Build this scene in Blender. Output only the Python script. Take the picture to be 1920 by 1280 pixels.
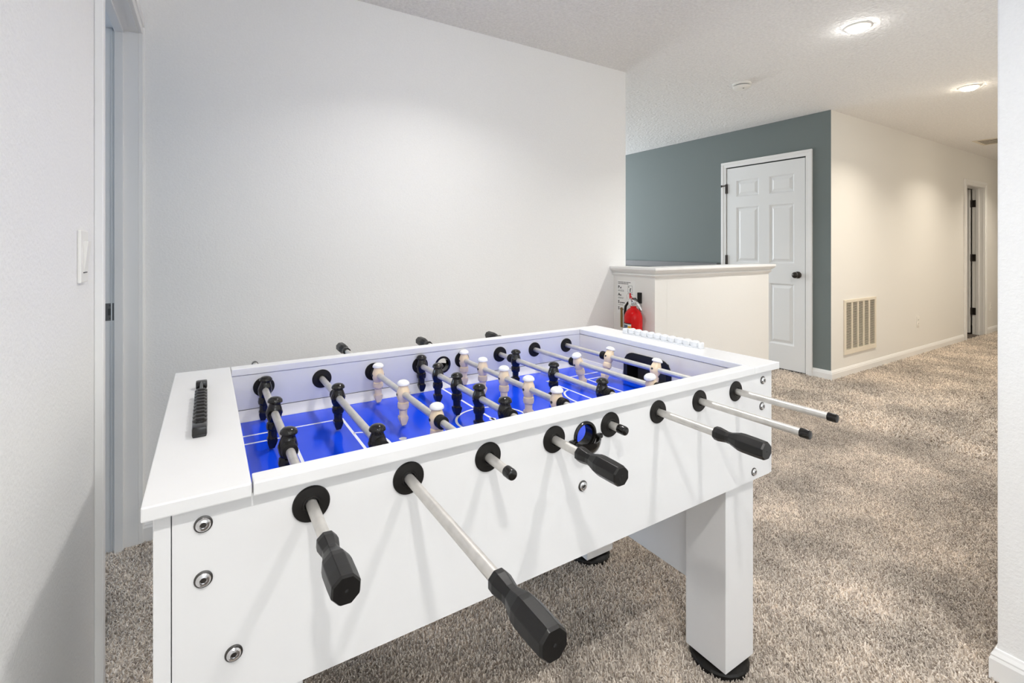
import bpy, bmesh, math, random
from mathutils import Vector, Matrix
random.seed(7)
PI = math.pi
SC = bpy.context.scene
COL = SC.collection
for o in list(bpy.data.objects):
    bpy.data.objects.remove(o)

# ------------------------------------------------------------------ camera
cam_d = bpy.data.cameras.new('camera')
cam = bpy.data.objects.new('camera', cam_d)
COL.objects.link(cam)
cam.location = (0, 0, 1.19)
AZ = math.atan2(0.8458, 0.5334) - PI / 2
cam.rotation_euler = (PI / 2, 0, AZ)
cam_d.sensor_width = 36
cam_d.lens = 36 * 905 / 1920
cam_d.shift_y = -(640 - 464) / 1920
cam_d.clip_start = 0.02
SC.camera = cam

# ------------------------------------------------------------------ world, colour management, lights
w = bpy.data.worlds.new('world')
SC.world = w
w.use_nodes = True
w.node_tree.nodes['Background'].inputs[0].default_value = (0.75, 0.85, 1.0, 1)
w.node_tree.nodes['Background'].inputs[1].default_value = 0.6
vs = SC.view_settings
vs.view_transform = 'Standard'
vs.look = 'None'
vs.gamma = 1
vs.use_curve_mapping = False
vs.exposure = 0.49
SC.cycles.max_bounces = 14
SC.cycles.diffuse_bounces = 10
SC.cycles.sample_clamp_indirect = 6

CEIL = 2.43
XLW = -0.235
def area(name, loc, rot, sx, sy, power, col):
    l = bpy.data.lights.new(name, 'AREA')
    l.shape = 'RECTANGLE'; l.size = sx; l.size_y = sy
    l.energy = power; l.color = col
    o = bpy.data.objects.new(name, l); COL.objects.link(o)
    o.location = loc; o.rotation_euler = rot
    return o
NEUTRAL = (1.0, 0.975, 0.94)
WARM = (1.0, 0.90, 0.76)
DAY = (0.90, 0.95, 1.0)
# fill from an added unseen window behind the camera; daylight from the left, in the stairwell, in the room beyond the left door
area('added_window_fill', (0.75, -3.12, 1.5), (PI / 2, 0, 0), 1.7, 1.35, 2, DAY)
area('left_window_daylight', (XLW + 0.02, -1.55, 1.42), (PI / 2, 0, -PI / 2), 1.3, 1.3, 1.6, (0.55, 0.74, 1.0))
area('stairwell_daylight', (3.6, 6.35, 1.35), (PI / 2, 0, PI), 1.7, 1.6, 55, DAY)
area('bedroom_daylight', (-3.8, 3.6, 1.35), (PI / 2, 0, -PI / 2 - 0.35), 1.6, 1.5, 50, (0.55, 0.74, 1.0))
# ceiling downlights: (x, y, power, colour); the lamp itself hangs in each fitting
LAMPS = [(3.09, 1.257, 10.5, NEUTRAL, 'white recessed ceiling light, the nearer and larger of the two lit above the carpet walkway'),
         (4.975, 1.27, 10.5, WARM, 'white recessed ceiling light at the hallway mouth, the farther of the two lit'),
         (6.87, 1.27, 9, WARM, 'recessed ceiling light in the hallway past the right wall edge'),
         (8.76, 1.27, 9, WARM, 'recessed ceiling light deep in the hallway near the open doorway'),
         (1.02, -0.34, 6.8, NEUTRAL, 'recessed ceiling light behind the viewer on the right'),
         (0.02, -0.32, 8.2, NEUTRAL, 'recessed ceiling light behind the viewer on the left'),
         (0.95, 1.58, 5.6, NEUTRAL, 'recessed ceiling light over the far side of the foosball table')]

# ------------------------------------------------------------------ helpers
WL = {}                                     # world location of every parent
def link(name, me, mats=(), parent=None, at=None, kind=None):
    """link mesh ME; its vertices are world coordinates unless AT (its own origin) is given"""
    o = bpy.data.objects.new(name, me)
    COL.objects.link(o)
    for m in mats:
        if m.name not in [x.name for x in me.materials if x]:
            me.materials.append(m)
    base = WL.get(parent.name, Vector()) if parent else Vector()
    if parent:
        o.parent = parent
    if at is None:
        if parent:
            me.transform(Matrix.Translation(-base))
        WL[o.name] = base.copy()
    else:
        o.location = Vector(at) - base
        WL[o.name] = Vector(at)
    if kind:
        o['kind'] = kind
    return o
def fin(bm, smooth=False, angle=40):
    bmesh.ops.recalc_face_normals(bm, faces=bm.faces[:])
    me = bpy.data.meshes.new('m')
    bm.to_mesh(me); bm.free()
    if smooth:
        me.polygons.foreach_set('use_smooth', [True] * len(me.polygons))
        try:
            me.set_sharp_from_angle(angle=math.radians(angle))
        except Exception:
            pass
    return me
def obj(name, bm, mats, parent=None, smooth=False, at=None, kind=None, angle=40):
    if not isinstance(mats, (list, tuple)):
        mats = [mats]
    return link(name, fin(bm, smooth, angle), mats, parent, at, kind)
def B():
    return bmesh.new()
def box(bm, x0, x1, y0, y1, z0, z1, bev=0.0, mi=0, seg=2):
    t = bmesh.new()
    vs_ = [t.verts.new((x, y, z)) for x in (x0, x1) for y in (y0, y1) for z in (z0, z1)]
    for f in ((0, 1, 3, 2), (4, 6, 7, 5), (0, 4, 5, 1), (2, 3, 7, 6), (0, 2, 6, 4), (1, 5, 7, 3)):
        t.faces.new([vs_[i] for i in f])
    if bev > 0:
        bmesh.ops.bevel(t, geom=t.edges[:], offset=bev, segments=seg, affect='EDGES', profile=0.6)
    bmesh.ops.recalc_face_normals(t, faces=t.faces[:])
    merge(bm, t, mi)
def merge(bm, t, mi=0, M=None):
    mp = {}
    for v in t.verts:
        mp[v] = bm.verts.new(M @ v.co if M else v.co)
    for f in t.faces:
        nf = bm.faces.new([mp[v] for v in f.verts])
        nf.material_index = mi if mi else f.material_index
        nf.smooth = f.smooth
    t.free()
def loft(bm, rings, mi=0, cap0=True, cap1=True, closed=True):
    rv = [[bm.verts.new(p) for p in r] for r in rings]
    n = len(rv[0])
    for a, b in zip(rv, rv[1:]):
        for i in range(n if closed else n - 1):
            j = (i + 1) % n
            f = bm.faces.new((a[i], a[j], b[j], b[i])); f.material_index = mi
    if cap0:
        f = bm.faces.new(rv[0][::-1]); f.material_index = mi
    if cap1:
        f = bm.faces.new(rv[-1]); f.material_index = mi
    return rv
AX = {'x': Matrix(((0, 0, 1, 0), (0, 1, 0, 0), (-1, 0, 0, 0), (0, 0, 0, 1))),
      'y': Matrix(((1, 0, 0, 0), (0, 0, 1, 0), (0, -1, 0, 0), (0, 0, 0, 1))),
      'z': Matrix.Identity(4)}
def lathe(bm, prof, axis='z', c=(0, 0, 0), n=24, mi=0, ph=0.0, caps=(True, True)):
    """prof: (radius, height) pairs, turned about AXIS through C"""
    rings = []
    for r, h in prof:
        ring = []
        for i in range(n):
            a = 2 * PI * i / n + ph
            p = Vector((max(r, 1e-5) * math.cos(a), max(r, 1e-5) * math.sin(a), h))
            ring.append(Vector(c) + (AX[axis] @ p))
        rings.append(ring)
    loft(bm, rings, mi, caps[0], caps[1])
def tube(bm, pts, r, n=8, mi=0):
    rings = []
    pts = [Vector(p) for p in pts]
    up = Vector((0.13, 0.21, 0.97))
    for i, p in enumerate(pts):
        d = (pts[min(i + 1, len(pts) - 1)] - pts[max(i - 1, 0)]).normalized()
        s = d.cross(up)
        s = s.normalized() if s.length > 1e-4 else d.cross(Vector((1, 0, 0))).normalized()
        u = s.cross(d)
        rr = r[i] if isinstance(r, (list, tuple)) else r
        rings.append([p + rr * (math.cos(2 * PI * k / n) * s + math.sin(2 * PI * k / n) * u) for k in range(n)])
    loft(bm, rings, mi)
def thing(name, label, cat, loc, group=None):
    o = bpy.data.objects.new(name, None); COL.objects.link(o)
    o.location = loc; o.empty_display_size = 0.05
    WL[o.name] = Vector(loc)
    o['label'] = label; o['category'] = cat
    if group: o['group'] = group
    return o
def tag(o, label, cat, group=None):
    o['label'] = label; o['category'] = cat
    if group: o['group'] = group
    return o
def struct(name, bm, mats, smooth=False):
    return obj(name, bm, mats, None, smooth, kind='structure')

# ------------------------------------------------------------------ materials
def srgb(r, g, b):
    f = lambda c: (c / 255 / 12.92) if c / 255 <= 0.04045 else ((c / 255 + 0.055) / 1.055) ** 2.4
    return (f(r), f(g), f(b), 1)
def mat(name, col, rough=0.5, metal=0.0, bump=None, var=None, spec=0.5, coat=0.0):
    m = bpy.data.materials.new(name)
    m.use_nodes = True
    nt = m.node_tree; ns = nt.nodes; L = nt.links
    p = ns['Principled BSDF']
    p.inputs['Base Color'].default_value = col
    p.inputs['Roughness'].default_value = rough
    p.inputs['Metallic'].default_value = metal
    p.inputs['Specular IOR Level'].default_value = spec
    p.inputs['Coat Weight'].default_value = coat
    tc = None
    if bump or var:
        tc = ns.new('ShaderNodeTexCoord')
    if bump:                              # (scale, detail, distance, strength)
        n = ns.new('ShaderNodeTexNoise'); n.inputs['Scale'].default_value = bump[0]; n.inputs['Detail'].default_value = bump[1]
        b = ns.new('ShaderNodeBump'); b.inputs['Distance'].default_value = bump[2]; b.inputs['Strength'].default_value = bump[3]
        L.new(tc.outputs['Object'], n.inputs['Vector']); L.new(n.outputs['Fac'], b.inputs['Height']); L.new(b.outputs['Normal'], p.inputs['Normal'])
    if var:                               # (scale, amount)
        n2 = ns.new('ShaderNodeTexNoise'); n2.inputs['Scale'].default_value = var[0]; n2.inputs['Detail'].default_value = 4
        r = ns.new('ShaderNodeMapRange'); r.inputs[1].default_value = 0.3; r.inputs[2].default_value = 0.7
        r.inputs[3].default_value = 1 - var[1]; r.inputs[4].default_value = 1 + var[1]
        mx = ns.new('ShaderNodeVectorMath'); mx.operation = 'SCALE'
        mx.inputs[0].default_value = col[:3]
        L.new(tc.outputs['Object'], n2.inputs['Vector']); L.new(n2.outputs['Fac'], r.inputs[0]); L.new(r.outputs[0], mx.inputs['Scale'])
        L.new(mx.outputs[0], p.inputs['Base Color'])
    return m
M = {}
M['wall'] = mat('wall_paint', (0.86, 0.86, 0.85, 1), 0.75, bump=(150, 3, 0.0022, 0.5), var=(130, 0.015), spec=0.3)  # slight colour mottling stands in for orange-peel shading
M['wall_smooth'] = mat('wall_paint_hall', (0.80, 0.79, 0.76, 1), 0.7, bump=(160, 3, 0.0015, 0.3), spec=0.3)
M['blue'] = mat('blue_grey_paint', srgb(117, 126, 126), 0.75, bump=(150, 3, 0.0015, 0.3), spec=0.3)
M['ceil'] = mat('ceiling_texture', (0.86, 0.855, 0.845, 1), 0.9, bump=(48, 5, 0.014, 1.0), var=(70, 0.06), spec=0.1)  # mottled colour stands in for shading of the ceiling relief
M['trim'] = mat('trim_gloss', (0.84, 0.84, 0.83, 1), 0.35)
M['door'] = mat('door_paint', (0.80, 0.81, 0.81, 1), 0.4)
M['lam'] = mat('white_laminate', (0.765, 0.765, 0.765, 1), 0.28, var=(9, 0.012))
M['lam_in'] = mat('laminate_inside_warmed', (0.82, 0.785, 0.71, 1), 0.3)  # base colour warmed to cancel blue light bounced from the playfield
M['blackp'] = mat('black_plastic', (0.008, 0.007, 0.006, 1), 0.17)
M['blackm'] = mat('black_matt_plastic', (0.006, 0.0054, 0.005, 1), 0.36, bump=(900, 2, 0.0004, 0.25), spec=0.42)
M['rubber'] = mat('black_rubber', (0.009, 0.008, 0.007, 1), 0.5, spec=0.3)
M['gloss'] = mat('black_glossy_player', (0.008, 0.007, 0.006, 1), 0.12)
M['cream'] = mat('cream_player', srgb(243, 220, 184), 0.3)
M['dome'] = mat('white_player_head', (0.86, 0.86, 0.84, 1), 0.22)
M['steel'] = mat('rod_steel', (0.66, 0.64, 0.605, 1), 0.40, metal=0.65, var=(60, 0.07))
M['chrome'] = mat('chrome', (0.75, 0.75, 0.76, 1), 0.18, metal=1.0)
M['dark_metal'] = mat('dark_metal', (0.12, 0.115, 0.11, 1), 0.35, metal=1.0)
M['plate_metal'] = mat('strike_plate_metal', (0.16, 0.155, 0.15, 1), 0.45, metal=0.7)
M['bronze'] = mat('bronze_hardware', (0.055, 0.048, 0.042, 1), 0.35, metal=0.8)
M['strip'] = mat('white_corner_strip', (0.80, 0.79, 0.77, 1), 0.6)
M['field'] = mat('blue_playfield', (0.004, 0.062, 0.76, 1), 0.16, spec=0.25)
M['line'] = mat('field_line_white', (0.82, 0.84, 0.88, 1), 0.18)
M['bead'] = mat('white_bead', (0.74, 0.75, 0.76, 1), 0.3)
M['red'] = mat('red_enamel', (0.55, 0.003, 0.004, 1), 0.16, spec=0.28)
M['label'] = mat('paper_label', (0.80, 0.80, 0.78, 1), 0.5)
M['yellow'] = mat('yellow_print', srgb(225, 170, 60), 0.5)
M['navy'] = mat('navy_print', srgb(60, 80, 110), 0.5)
M['tan'] = mat('tan_strap', srgb(128, 98, 40), 0.6)
M['paper'] = mat('sign_paper', (0.82, 0.82, 0.80, 1), 0.5)
M['ink'] = mat('black_ink', (0.012, 0.012, 0.012, 1), 0.6)
M['grey_in'] = mat('goal_inside_grey', (0.10, 0.095, 0.085, 1), 0.5)
M['slat'] = mat('grille_enamel', srgb(226, 218, 202), 0.45)
M['duct'] = mat('duct_dark', (0.06, 0.05, 0.04, 1), 0.8)
M['carpet_base'] = mat('carpet_backing', (0.15, 0.13, 0.115, 1), 1.0, bump=(300, 4, 0.006, 0.8), var=(70, 0.25), spec=0.0)
M['plate'] = mat('ivory_plate', (0.84, 0.83, 0.79, 1), 0.35)
M['slot'] = mat('slot_dark', (0.05, 0.05, 0.05, 1), 0.6)
M['handrail'] = mat('grey_ledge', (0.13, 0.135, 0.14, 1), 0.5)

def emis(name, col, s):
    m = bpy.data.materials.new(name); m.use_nodes = True
    p = m.node_tree.nodes['Principled BSDF']
    p.inputs['Base Color'].default_value = (0.9, 0.9, 0.9, 1)
    p.inputs['Emission Color'].default_value = (*col, 1)
    p.inputs['Emission Strength'].default_value = s
    return m
M['glow'] = emis('lamp_diffuser', NEUTRAL, 45)
M['glow_w'] = emis('lamp_diffuser_warm', (1.0, 0.88, 0.70), 45)
M['pane'] = emis('daylit_pane', DAY, 2.0)

def carpet_pile_material():
    m = bpy.data.materials.new('carpet_yarn'); m.use_nodes = True
    nt = m.node_tree; ns = nt.nodes; L = nt.links
    p = ns['Principled BSDF']
    p.inputs['Roughness'].default_value = 0.9
    p.inputs['Specular IOR Level'].default_value = 0.1
    oi = ns.new('ShaderNodeObjectInfo')
    geo = ns.new('ShaderNodeNewGeometry')
    n1 = ns.new('ShaderNodeTexNoise'); n1.inputs['Scale'].default_value = 2.2; n1.inputs['Detail'].default_value = 5; n1.inputs['Roughness'].default_value = 0.62
    L.new(geo.outputs['Position'], n1.inputs['Vector'])
    ramp = ns.new('ShaderNodeValToRGB')
    e = ramp.color_ramp.elements
    e[0].position = 0.0; e[0].color = (0.40, 0.345, 0.295, 1)
    e[1].position = 1.0; e[1].color = (0.89, 0.81, 0.715, 1)
    L.new(oi.outputs['Random'], ramp.inputs[0])
    mr = ns.new('ShaderNodeMapRange'); mr.inputs[1].default_value = 0.32; mr.inputs[2].default_value = 0.62; mr.inputs[3].default_value = 0.66; mr.inputs[4].default_value = 1.12  # broad patches: wear, plus shading of leaning pile put into the colour
    L.new(n1.outputs['Fac'], mr.inputs[0])
    sc = ns.new('ShaderNodeVectorMath'); sc.operation = 'SCALE'
    L.new(ramp.outputs[0], sc.inputs[0]); L.new(mr.outputs[0], sc.inputs['Scale'])
    L.new(sc.outputs[0], p.inputs['Base Color'])
    return m
M['pile'] = carpet_pile_material()

# ------------------------------------------------------------------ room shell
XL, YB, YH, XB = -0.235, 2.463, 2.142, 4.744        # left wall, back wall, hall wall, blue wall
FZ = -0.012                                          # carpet backing; the pile tips reach z = 0
bm = B(); box(bm, -4.3, 12, -3.4, 7, -0.15, FZ); struct('floor', bm, M['carpet_base'])
bm = B(); box(bm, -4.3, 12, -3.4, 7, CEIL, CEIL + 0.1); struct('ceiling', bm, M['ceil'])
YO0, YO1, ZO = 1.609, 2.44, 2.05                     # doorway in the left wall
bm = B()
WY0, WY1, WZ0, WZ1 = -2.2, -0.9, 0.77, 2.07          # window behind the viewer's left shoulder
box(bm, XL - 0.115, XL, -3.3, WY0, FZ, CEIL); box(bm, XL - 0.115, XL, WY1, YO0 - 0.012, FZ, CEIL)
box(bm, XL - 0.115, XL, WY0, WY1, FZ, WZ0); box(bm, XL - 0.115, XL, WY0, WY1, WZ1, CEIL)
box(bm, XL - 0.115, XL, YO1 + 0.012, YB + 0.1, FZ, CEIL)
box(bm, XL - 0.115, XL, YO0 - 0.012, YO1 + 0.012, ZO + 0.012, CEIL)
struct('wall_left', bm, M['wall'])
bm = B(); box(bm, XL, 2.505, YB, YB + 0.115, FZ, CEIL); box(bm, 2.39, 2.505, YB + 0.115, 6.5, FZ, CEIL); struct('wall_back', bm, M['wall'])
bm = B(); CY0, CY1, CZ = 2.350, 3.177, 2.047          # closet opening
box(bm, XB, XB + 0.115, YH, CY0, FZ, CEIL); box(bm, XB, XB + 0.115, CY1, 6.5, FZ, CEIL); box(bm, XB, XB + 0.115, CY0, CY1, CZ, CEIL); box(bm, XB + 0.10, XB + 0.114, CY0, CY1, FZ, CZ)
blue = struct('wall_stairwell', bm, [M['blue'], M['wall_smooth']])
for f in blue.data.polygons:
    if f.normal.y < -0.5: f.material_index = 1
bm = B()
DX0, DX1, DZ = 8.27, 8.97, 2.0
box(bm, XB + 0.115, DX0 - 0.012, YH, YH + 0.115, FZ, CEIL)
box(bm, DX1 + 0.012, 11.6, YH, YH + 0.115, FZ, CEIL)
box(bm, DX0 - 0.012, DX1 + 0.012, YH, YH + 0.115, DZ + 0.012, CEIL)
struct('wall_hall', bm, M['wall_smooth'])
bm = B(); box(bm, 1.85, 1.97, -3.3, 0.414, FZ, CEIL, 0.004); box(bm, 1.965, 11.6, 0.294, 0.4138, FZ, CEIL); struct('wall_right', bm, M['wall'])
bm = B(); box(bm, 11.5, 11.6, 0.3, YH + 0.1, FZ, CEIL); struct('wall_hall_end', bm, M['wall_smooth'])
bm = B(); box(bm, 2.39, XB + 0.1, 6.45, 6.55, FZ, CEIL); struct('wall_stairwell_end', bm, M['wall'])
bm = B()                                             # wall behind the camera, with an unseen window added for ambient fill
box(bm, -0.35, -0.15, -3.3, -3.2, FZ, CEIL); box(bm, 1.65, 1.97, -3.3, -3.2, FZ, CEIL)
box(bm, -0.15, 1.65, -3.3, -3.2, FZ, 0.8); box(bm, -0.15, 1.65, -3.3, -3.2, 2.2, CEIL)
struct('wall_front', bm, M['wall'])
bm = B()
for x in (-0.15, 0.725, 1.6): box(bm, x, x + 0.05, -3.28, -3.2, 0.8, 2.2)
for z in (0.8, 1.475, 2.15): box(bm, -0.15, 1.65, -3.28, -3.2, z, z + 0.05)
wn = struct('added_window', bm, M['trim'])
bm = B(); box(bm, -0.15, 1.65, -3.27, -3.26, 0.8, 2.2); obj('pane', bm, M['pane'], wn)
bm = B()
for y in (WY0, (WY0 + WY1) / 2 - 0.02, WY1 - 0.04): box(bm, XL - 0.09, XL - 0.03, y, y + 0.04, WZ0, WZ1)
for z in (WZ0, (WZ0 + WZ1) / 2 - 0.02, WZ1 - 0.04): box(bm, XL - 0.088, XL - 0.032, WY0, WY1, z, z + 0.04)
wn2 = struct('window_2', bm, M['trim'])
bm = B(); box(bm, XL - 0.065, XL - 0.058, WY0, WY1, WZ0, WZ1); obj('pane', bm, M['pane'], wn2)
# rooms beyond the two open doors
bm = B(); box(bm, -4.1, XL - 0.115, 5.5, 5.6, FZ, CEIL); box(bm, -4.2, -4.1, -1.1, 5.6, FZ, CEIL); box(bm, -4.1, -0.35, -1.1, -1.0, FZ, CEIL); box(bm, -0.35, -0.25, YB + 0.1, 5.5, FZ, CEIL)
struct('wall_bedroom', bm, M['wall'])
bm = B(); box(bm, 7.4, 7.5, YH + 0.115, 4.6, FZ, CEIL); box(bm, 10.0, 10.1, YH + 0.115, 4.6, FZ, CEIL); box(bm, 7.4, 10.1, 4.6, 4.7, FZ, CEIL)
struct('wall_far_bedroom', bm, M['wall_smooth'])

# half wall round the stairs
HX0, HX1, HY0, HY1 = 2.39, 3.67, 2.098, 2.213
bm = B(); box(bm, HX0, 2.505, HY0, YB - 0.001, FZ, 1.035); box(bm, 2.504, HX1, HY0, HY1, FZ, 1.035); struct('wall_half', bm, M['wall_smooth'])
bm = B()
prof = [(0.0, 1.062), (0.034, 1.062), (0.037, 1.059), (0.037, 1.047), (0.034, 1.044), (0.028, 1.035), (0.007, 1.0185), (0.0145, 1.0175),
        (0.0165, 1.013), (0.0145, 1.0085), (0.003, 0.997), (0.0, 0.990)]
def hpath(d):
    return [(HX0 - d, YB - 0.001), (HX0 - d, HY0 - d), (HX1 + d, HY0 - d), (HX1 + d, HY1 + d), (2.505 + 0.0, HY1 + d)]
rings = [[(x, y, z) for x, y in hpath(d)] for d, z in prof]
loft(bm, rings, 0, False, False, closed=False)
box(bm, HX0 + 0.001, 2.504, HY0 + 0.001, YB - 0.002, 1.03, 1.0615); box(bm, 2.5, HX1 - 0.001, HY0 + 0.001, HY1 - 0.001, 1.03, 1.0615)
struct('trim_1', bm, M['trim'])
# ledge along the stairwell side of the blue wall
bm = B(); box(bm, XB - 0.045, XB, 3.262, 6.4, 0.955, 1.022, 0.004); struct('trim_2', bm, M['handrail'])

# baseboards
def baseboard(name, pts, out):
    """pts: polyline on the wall face; out: side (+1 / -1) the board stands on"""
    prof_ = [(0.0, 0.0), (0.014, 0.0), (0.014, 0.056), (0.011, 0.064), (0.011, 0.068), (0.006, 0.078), (0.004, 0.084), (0.0, 0.085)]
    n = len(pts)
    nor = []
    for a, b in zip(pts, pts[1:]):
        d = (Vector(b) - Vector(a)).normalized(); nor.append(Vector((-d.y, d.x)) * out)
    rg = []
    for d, z in prof_:
        r = []
        for i, p in enumerate(pts):
            if i == 0: o_ = nor[0] * d
            elif i == n - 1: o_ = nor[-1] * d
            else: o_ = (nor[i - 1] + nor[i]) * d
            r.append((p[0] + o_.x, p[1] + o_.y, z - 0.004))
        rg.append(r)
    bm = B(); loft(bm, rg, 0, False, False, closed=False)
    return struct(name, bm, M['trim'])
baseboard('baseboard_hall', [(XB, 2.301), (XB, YH), (DX0 - 0.10, YH)], -1)
baseboard('baseboard_hall_far', [(DX1 + 0.10, YH), (11.5, YH)], -1)
baseboard('baseboard_right', [(11.4, 0.414), (1.85, 0.414), (1.85, -3.2)], -1)
baseboard('baseboard_back', [(XL, YB), (2.39, YB)], -1)
baseboard('baseboard_half', [(2.39, YB), (2.39, HY0), (HX1, HY0), (HX1, HY1)], -1)
baseboard('baseboard_left', [(XL, -3.2), (XL, 1.535)], -1)

# ------------------------------------------------------------------ doors and casings
def casing_profile(bm, axis_pts, width, depth, n_out, across):
    pass
def casing_x(name, Y0, Y1, Z, xw, side, wd=0.062):
    """casing round an opening in a wall x = xw; side = direction it stands out"""
    bm = B()
    a, b = sorted((xw, xw + side * 0.014)); a2, b2 = sorted((xw, xw + side * 0.019))
    for (p, q, p2, q2) in ((Y0 - wd, Y0 - 0.004, Y0 - wd, Y0 - wd * 0.55), (Y1 + 0.004, Y1 + wd, Y1 + wd * 0.55, Y1 + wd)):
        e = 0.0006
        box(bm, a, b, p + e, q - e, -0.004, Z + 0.004, 0.002); box(bm, a2, b2, p2, q2, -0.0045, Z + wd * 0.55, 0.004)
    box(bm, a, b, Y0 - wd + e, Y1 + wd - e, Z + 0.004, Z + wd - e, 0.002); box(bm, a2, b2, Y0 - wd, Y1 + wd, Z + wd * 0.55, Z + wd, 0.004)
    return struct(name, bm, M['trim'])
def hinge(bm, x, y, z, h=0.09, dx=0.014, dy=0.014):
    box(bm, x - dx, x + dx, y - dy, y + dy, z - h / 2, z + h / 2, 0.002)
# closet door in the blue wall (faces -x)
DY0, DY1, DT = 2.362, 3.165, 2.035
casing_x('trim_3', DY0 - 0.004, DY1 + 0.004, DT + 0.008, XB, -1)
bm = B()
xd = XB - 0.006                                      # door face
rows = [(0.245, 0.838), (1.035, 1.615), (1.725, 1.900)]
cols = [(2.462, 2.704), (2.812, 3.058)]
ys = [DY0, cols[0][0], cols[0][1], cols[1][0], cols[1][1], DY1]
zs = [0.012, rows[0][0], rows[0][1], rows[1][0], rows[1][1], rows[2][0], rows[2][1], DT]
for i in range(0, 5, 2): box(bm, xd, XB + 0.03, ys[i], ys[i + 1], zs[0], zs[-1])
for c in cols:
    for j in range(0, 7, 2): box(bm, xd, XB + 0.03, c[0], c[1], zs[j], zs[j + 1])
d1 = struct('door_1', bm, M['door'])
for c in cols:
    for r in rows:
        bm = B()
        y0, y1 = c; z0, z1 = r
        R = lambda i, x: [(x, y0 + i, z0 + i), (x, y1 - i, z0 + i), (x, y1 - i, z1 - i), (x, y0 + i, z1 - i)]
        loft(bm, [R(0, xd), R(0.014, xd + 0.012), R(0.022, xd + 0.012), R(0.045, xd + 0.002)], 0, False, True)
        obj('panel', bm, M['door'], d1)
for z in (1.82, 1.06, 0.25):
    bm = B(); hinge(bm, xd - 0.006, DY1 + 0.004, z, 0.10, 0.009, 0.011)
    h_ = obj('hinge', bm, M['bronze'], d1)
    if z > 1.8:
        bm = B(); box(bm, xd - 0.02, xd - 0.012, DY1, DY1 + 0.055, z + 0.03, z + 0.04, 0.002); box(bm, xd - 0.024, xd - 0.004, DY1 + 0.05, DY1 + 0.06, z + 0.022, z + 0.045, 0.002)
        obj('door_stop', bm, M['bronze'], h_)
bm = B()
lathe(bm, [(0.033, 0), (0.033, 0.004), (0.028, 0.010), (0.012, 0.014), (0.012, 0.030), (0.024, 0.038), (0.029, 0.048), (0.028, 0.058), (0.018, 0.066), (0.0, 0.068)], 'x', (0, 0, 0), 24)
kn = obj('knob', bm, M['bronze'], d1, True, at=(xd, 2.427, 0.93)); kn.rotation_euler = (0, 0, PI)
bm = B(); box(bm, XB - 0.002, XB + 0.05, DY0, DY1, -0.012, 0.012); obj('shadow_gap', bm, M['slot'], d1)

# doorway in the left wall: jamb, stop, casing, open door
bm = B()
box(bm, XL - 0.115, XL, YO1, YO1 + 0.012, FZ, ZO); box(bm, XL - 0.115, XL, YO0 - 0.012, YO0, FZ, ZO)
box(bm, XL - 0.115, XL, YO0 - 0.012, YO1 + 0.012, ZO, ZO + 0.012)
box(bm, XL - 0.075, XL - 0.046, YO1 - 0.012, YO1, FZ, ZO, 0.002); box(bm, XL - 0.075, XL - 0.046, YO0, YO0 + 0.012, FZ, ZO, 0.002)
box(bm, XL - 0.075, XL - 0.046, YO0, YO1, ZO - 0.012, ZO, 0.002)
box(bm, XL - 0.0855, XL - 0.0815, YO1 - 0.004, YO1, FZ, ZO, 0.001)
jamb = struct('trim_4', bm, M['trim'])
bm = B()
for a, b, t in ((YO0 - 0.040, YO0 - 0.004, 0.012), (YO0 - 0.066, YO0 - 0.038, 0.018)):
    box(bm, XL, XL + t, a, b, -0.004, ZO + (0.004 if t < 0.015 else 0.034), 0.003)
box(bm, XL, XL + 0.014, YO1 + 0.003, YO1 + 0.014, -0.004, ZO + 0.004, 0.002)
box(bm, XL, XL + 0.020, YO1 + 0.013, YB - 0.001, -0.004, ZO + 0.034, 0.003)
box(bm, XL, XL + 0.012, YO0 - 0.065, YB - 0.002, ZO + 0.004, ZO + 0.036, 0.002); box(bm, XL, XL + 0.018, YO0 - 0.066, YB - 0.001, ZO + 0.034, ZO + 0.066, 0.003)
struct('trim_5', bm, M['trim'])
bm = B(); box(bm, -0.338, -0.309, YO1 - 0.0016, YO1 + 0.001, 0.904, 0.972, 0.0007)
sp = obj('strike_plate', bm, M['plate_metal'], jamb)
bm = B(); box(bm, -0.330, -0.317, YO1 - 0.0020, YO1 - 0.0014, 0.925, 0.951); box(bm, -0.3255, -0.3215, YO1 - 0.0022, YO1 - 0.0014, 0.911, 0.915); box(bm, -0.3255, -0.3215, YO1 - 0.0022, YO1 - 0.0014, 0.961, 0.965)
obj('latch_slot', bm, M['slot'], sp)

# hall doorway
bm = B()
for x0, x1 in ((DX0 - 0.012, DX0), (DX1, DX1 + 0.012)): box(bm, x0, x1, YH, YH + 0.115, FZ, DZ)
box(bm, DX0 - 0.012, DX1 + 0.012, YH, YH + 0.115, DZ, DZ + 0.012)
box(bm, DX1 - 0.012, DX1, YH + 0.045, YH + 0.075, FZ, DZ, 0.002); box(bm, DX0, DX0 + 0.012, YH + 0.045, YH + 0.075, FZ, DZ, 0.002)
struct('trim_6', bm, M['trim'])
bm = B()
for (p, q, p2, q2) in ((DX0 - 0.085, DX0 - 0.004, DX0 - 0.085, DX0 - 0.045), (DX1 + 0.004, DX1 + 0.085, DX1 + 0.045, DX1 + 0.085)):
    box(bm, p + 0.0006, q, YH - 0.014, YH, -0.004, DZ + 0.004, 0.002); box(bm, p2, q2, YH - 0.02, YH, -0.0045, DZ + 0.04, 0.004)
box(bm, DX0 - 0.084, DX1 + 0.084, YH - 0.014, YH, DZ + 0.004, DZ + 0.042, 0.002); box(bm, DX0 - 0.085, DX1 + 0.085, YH - 0.02, YH, DZ + 0.04, DZ + 0.075, 0.004)
struct('trim_7', bm, M['trim'])
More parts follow.
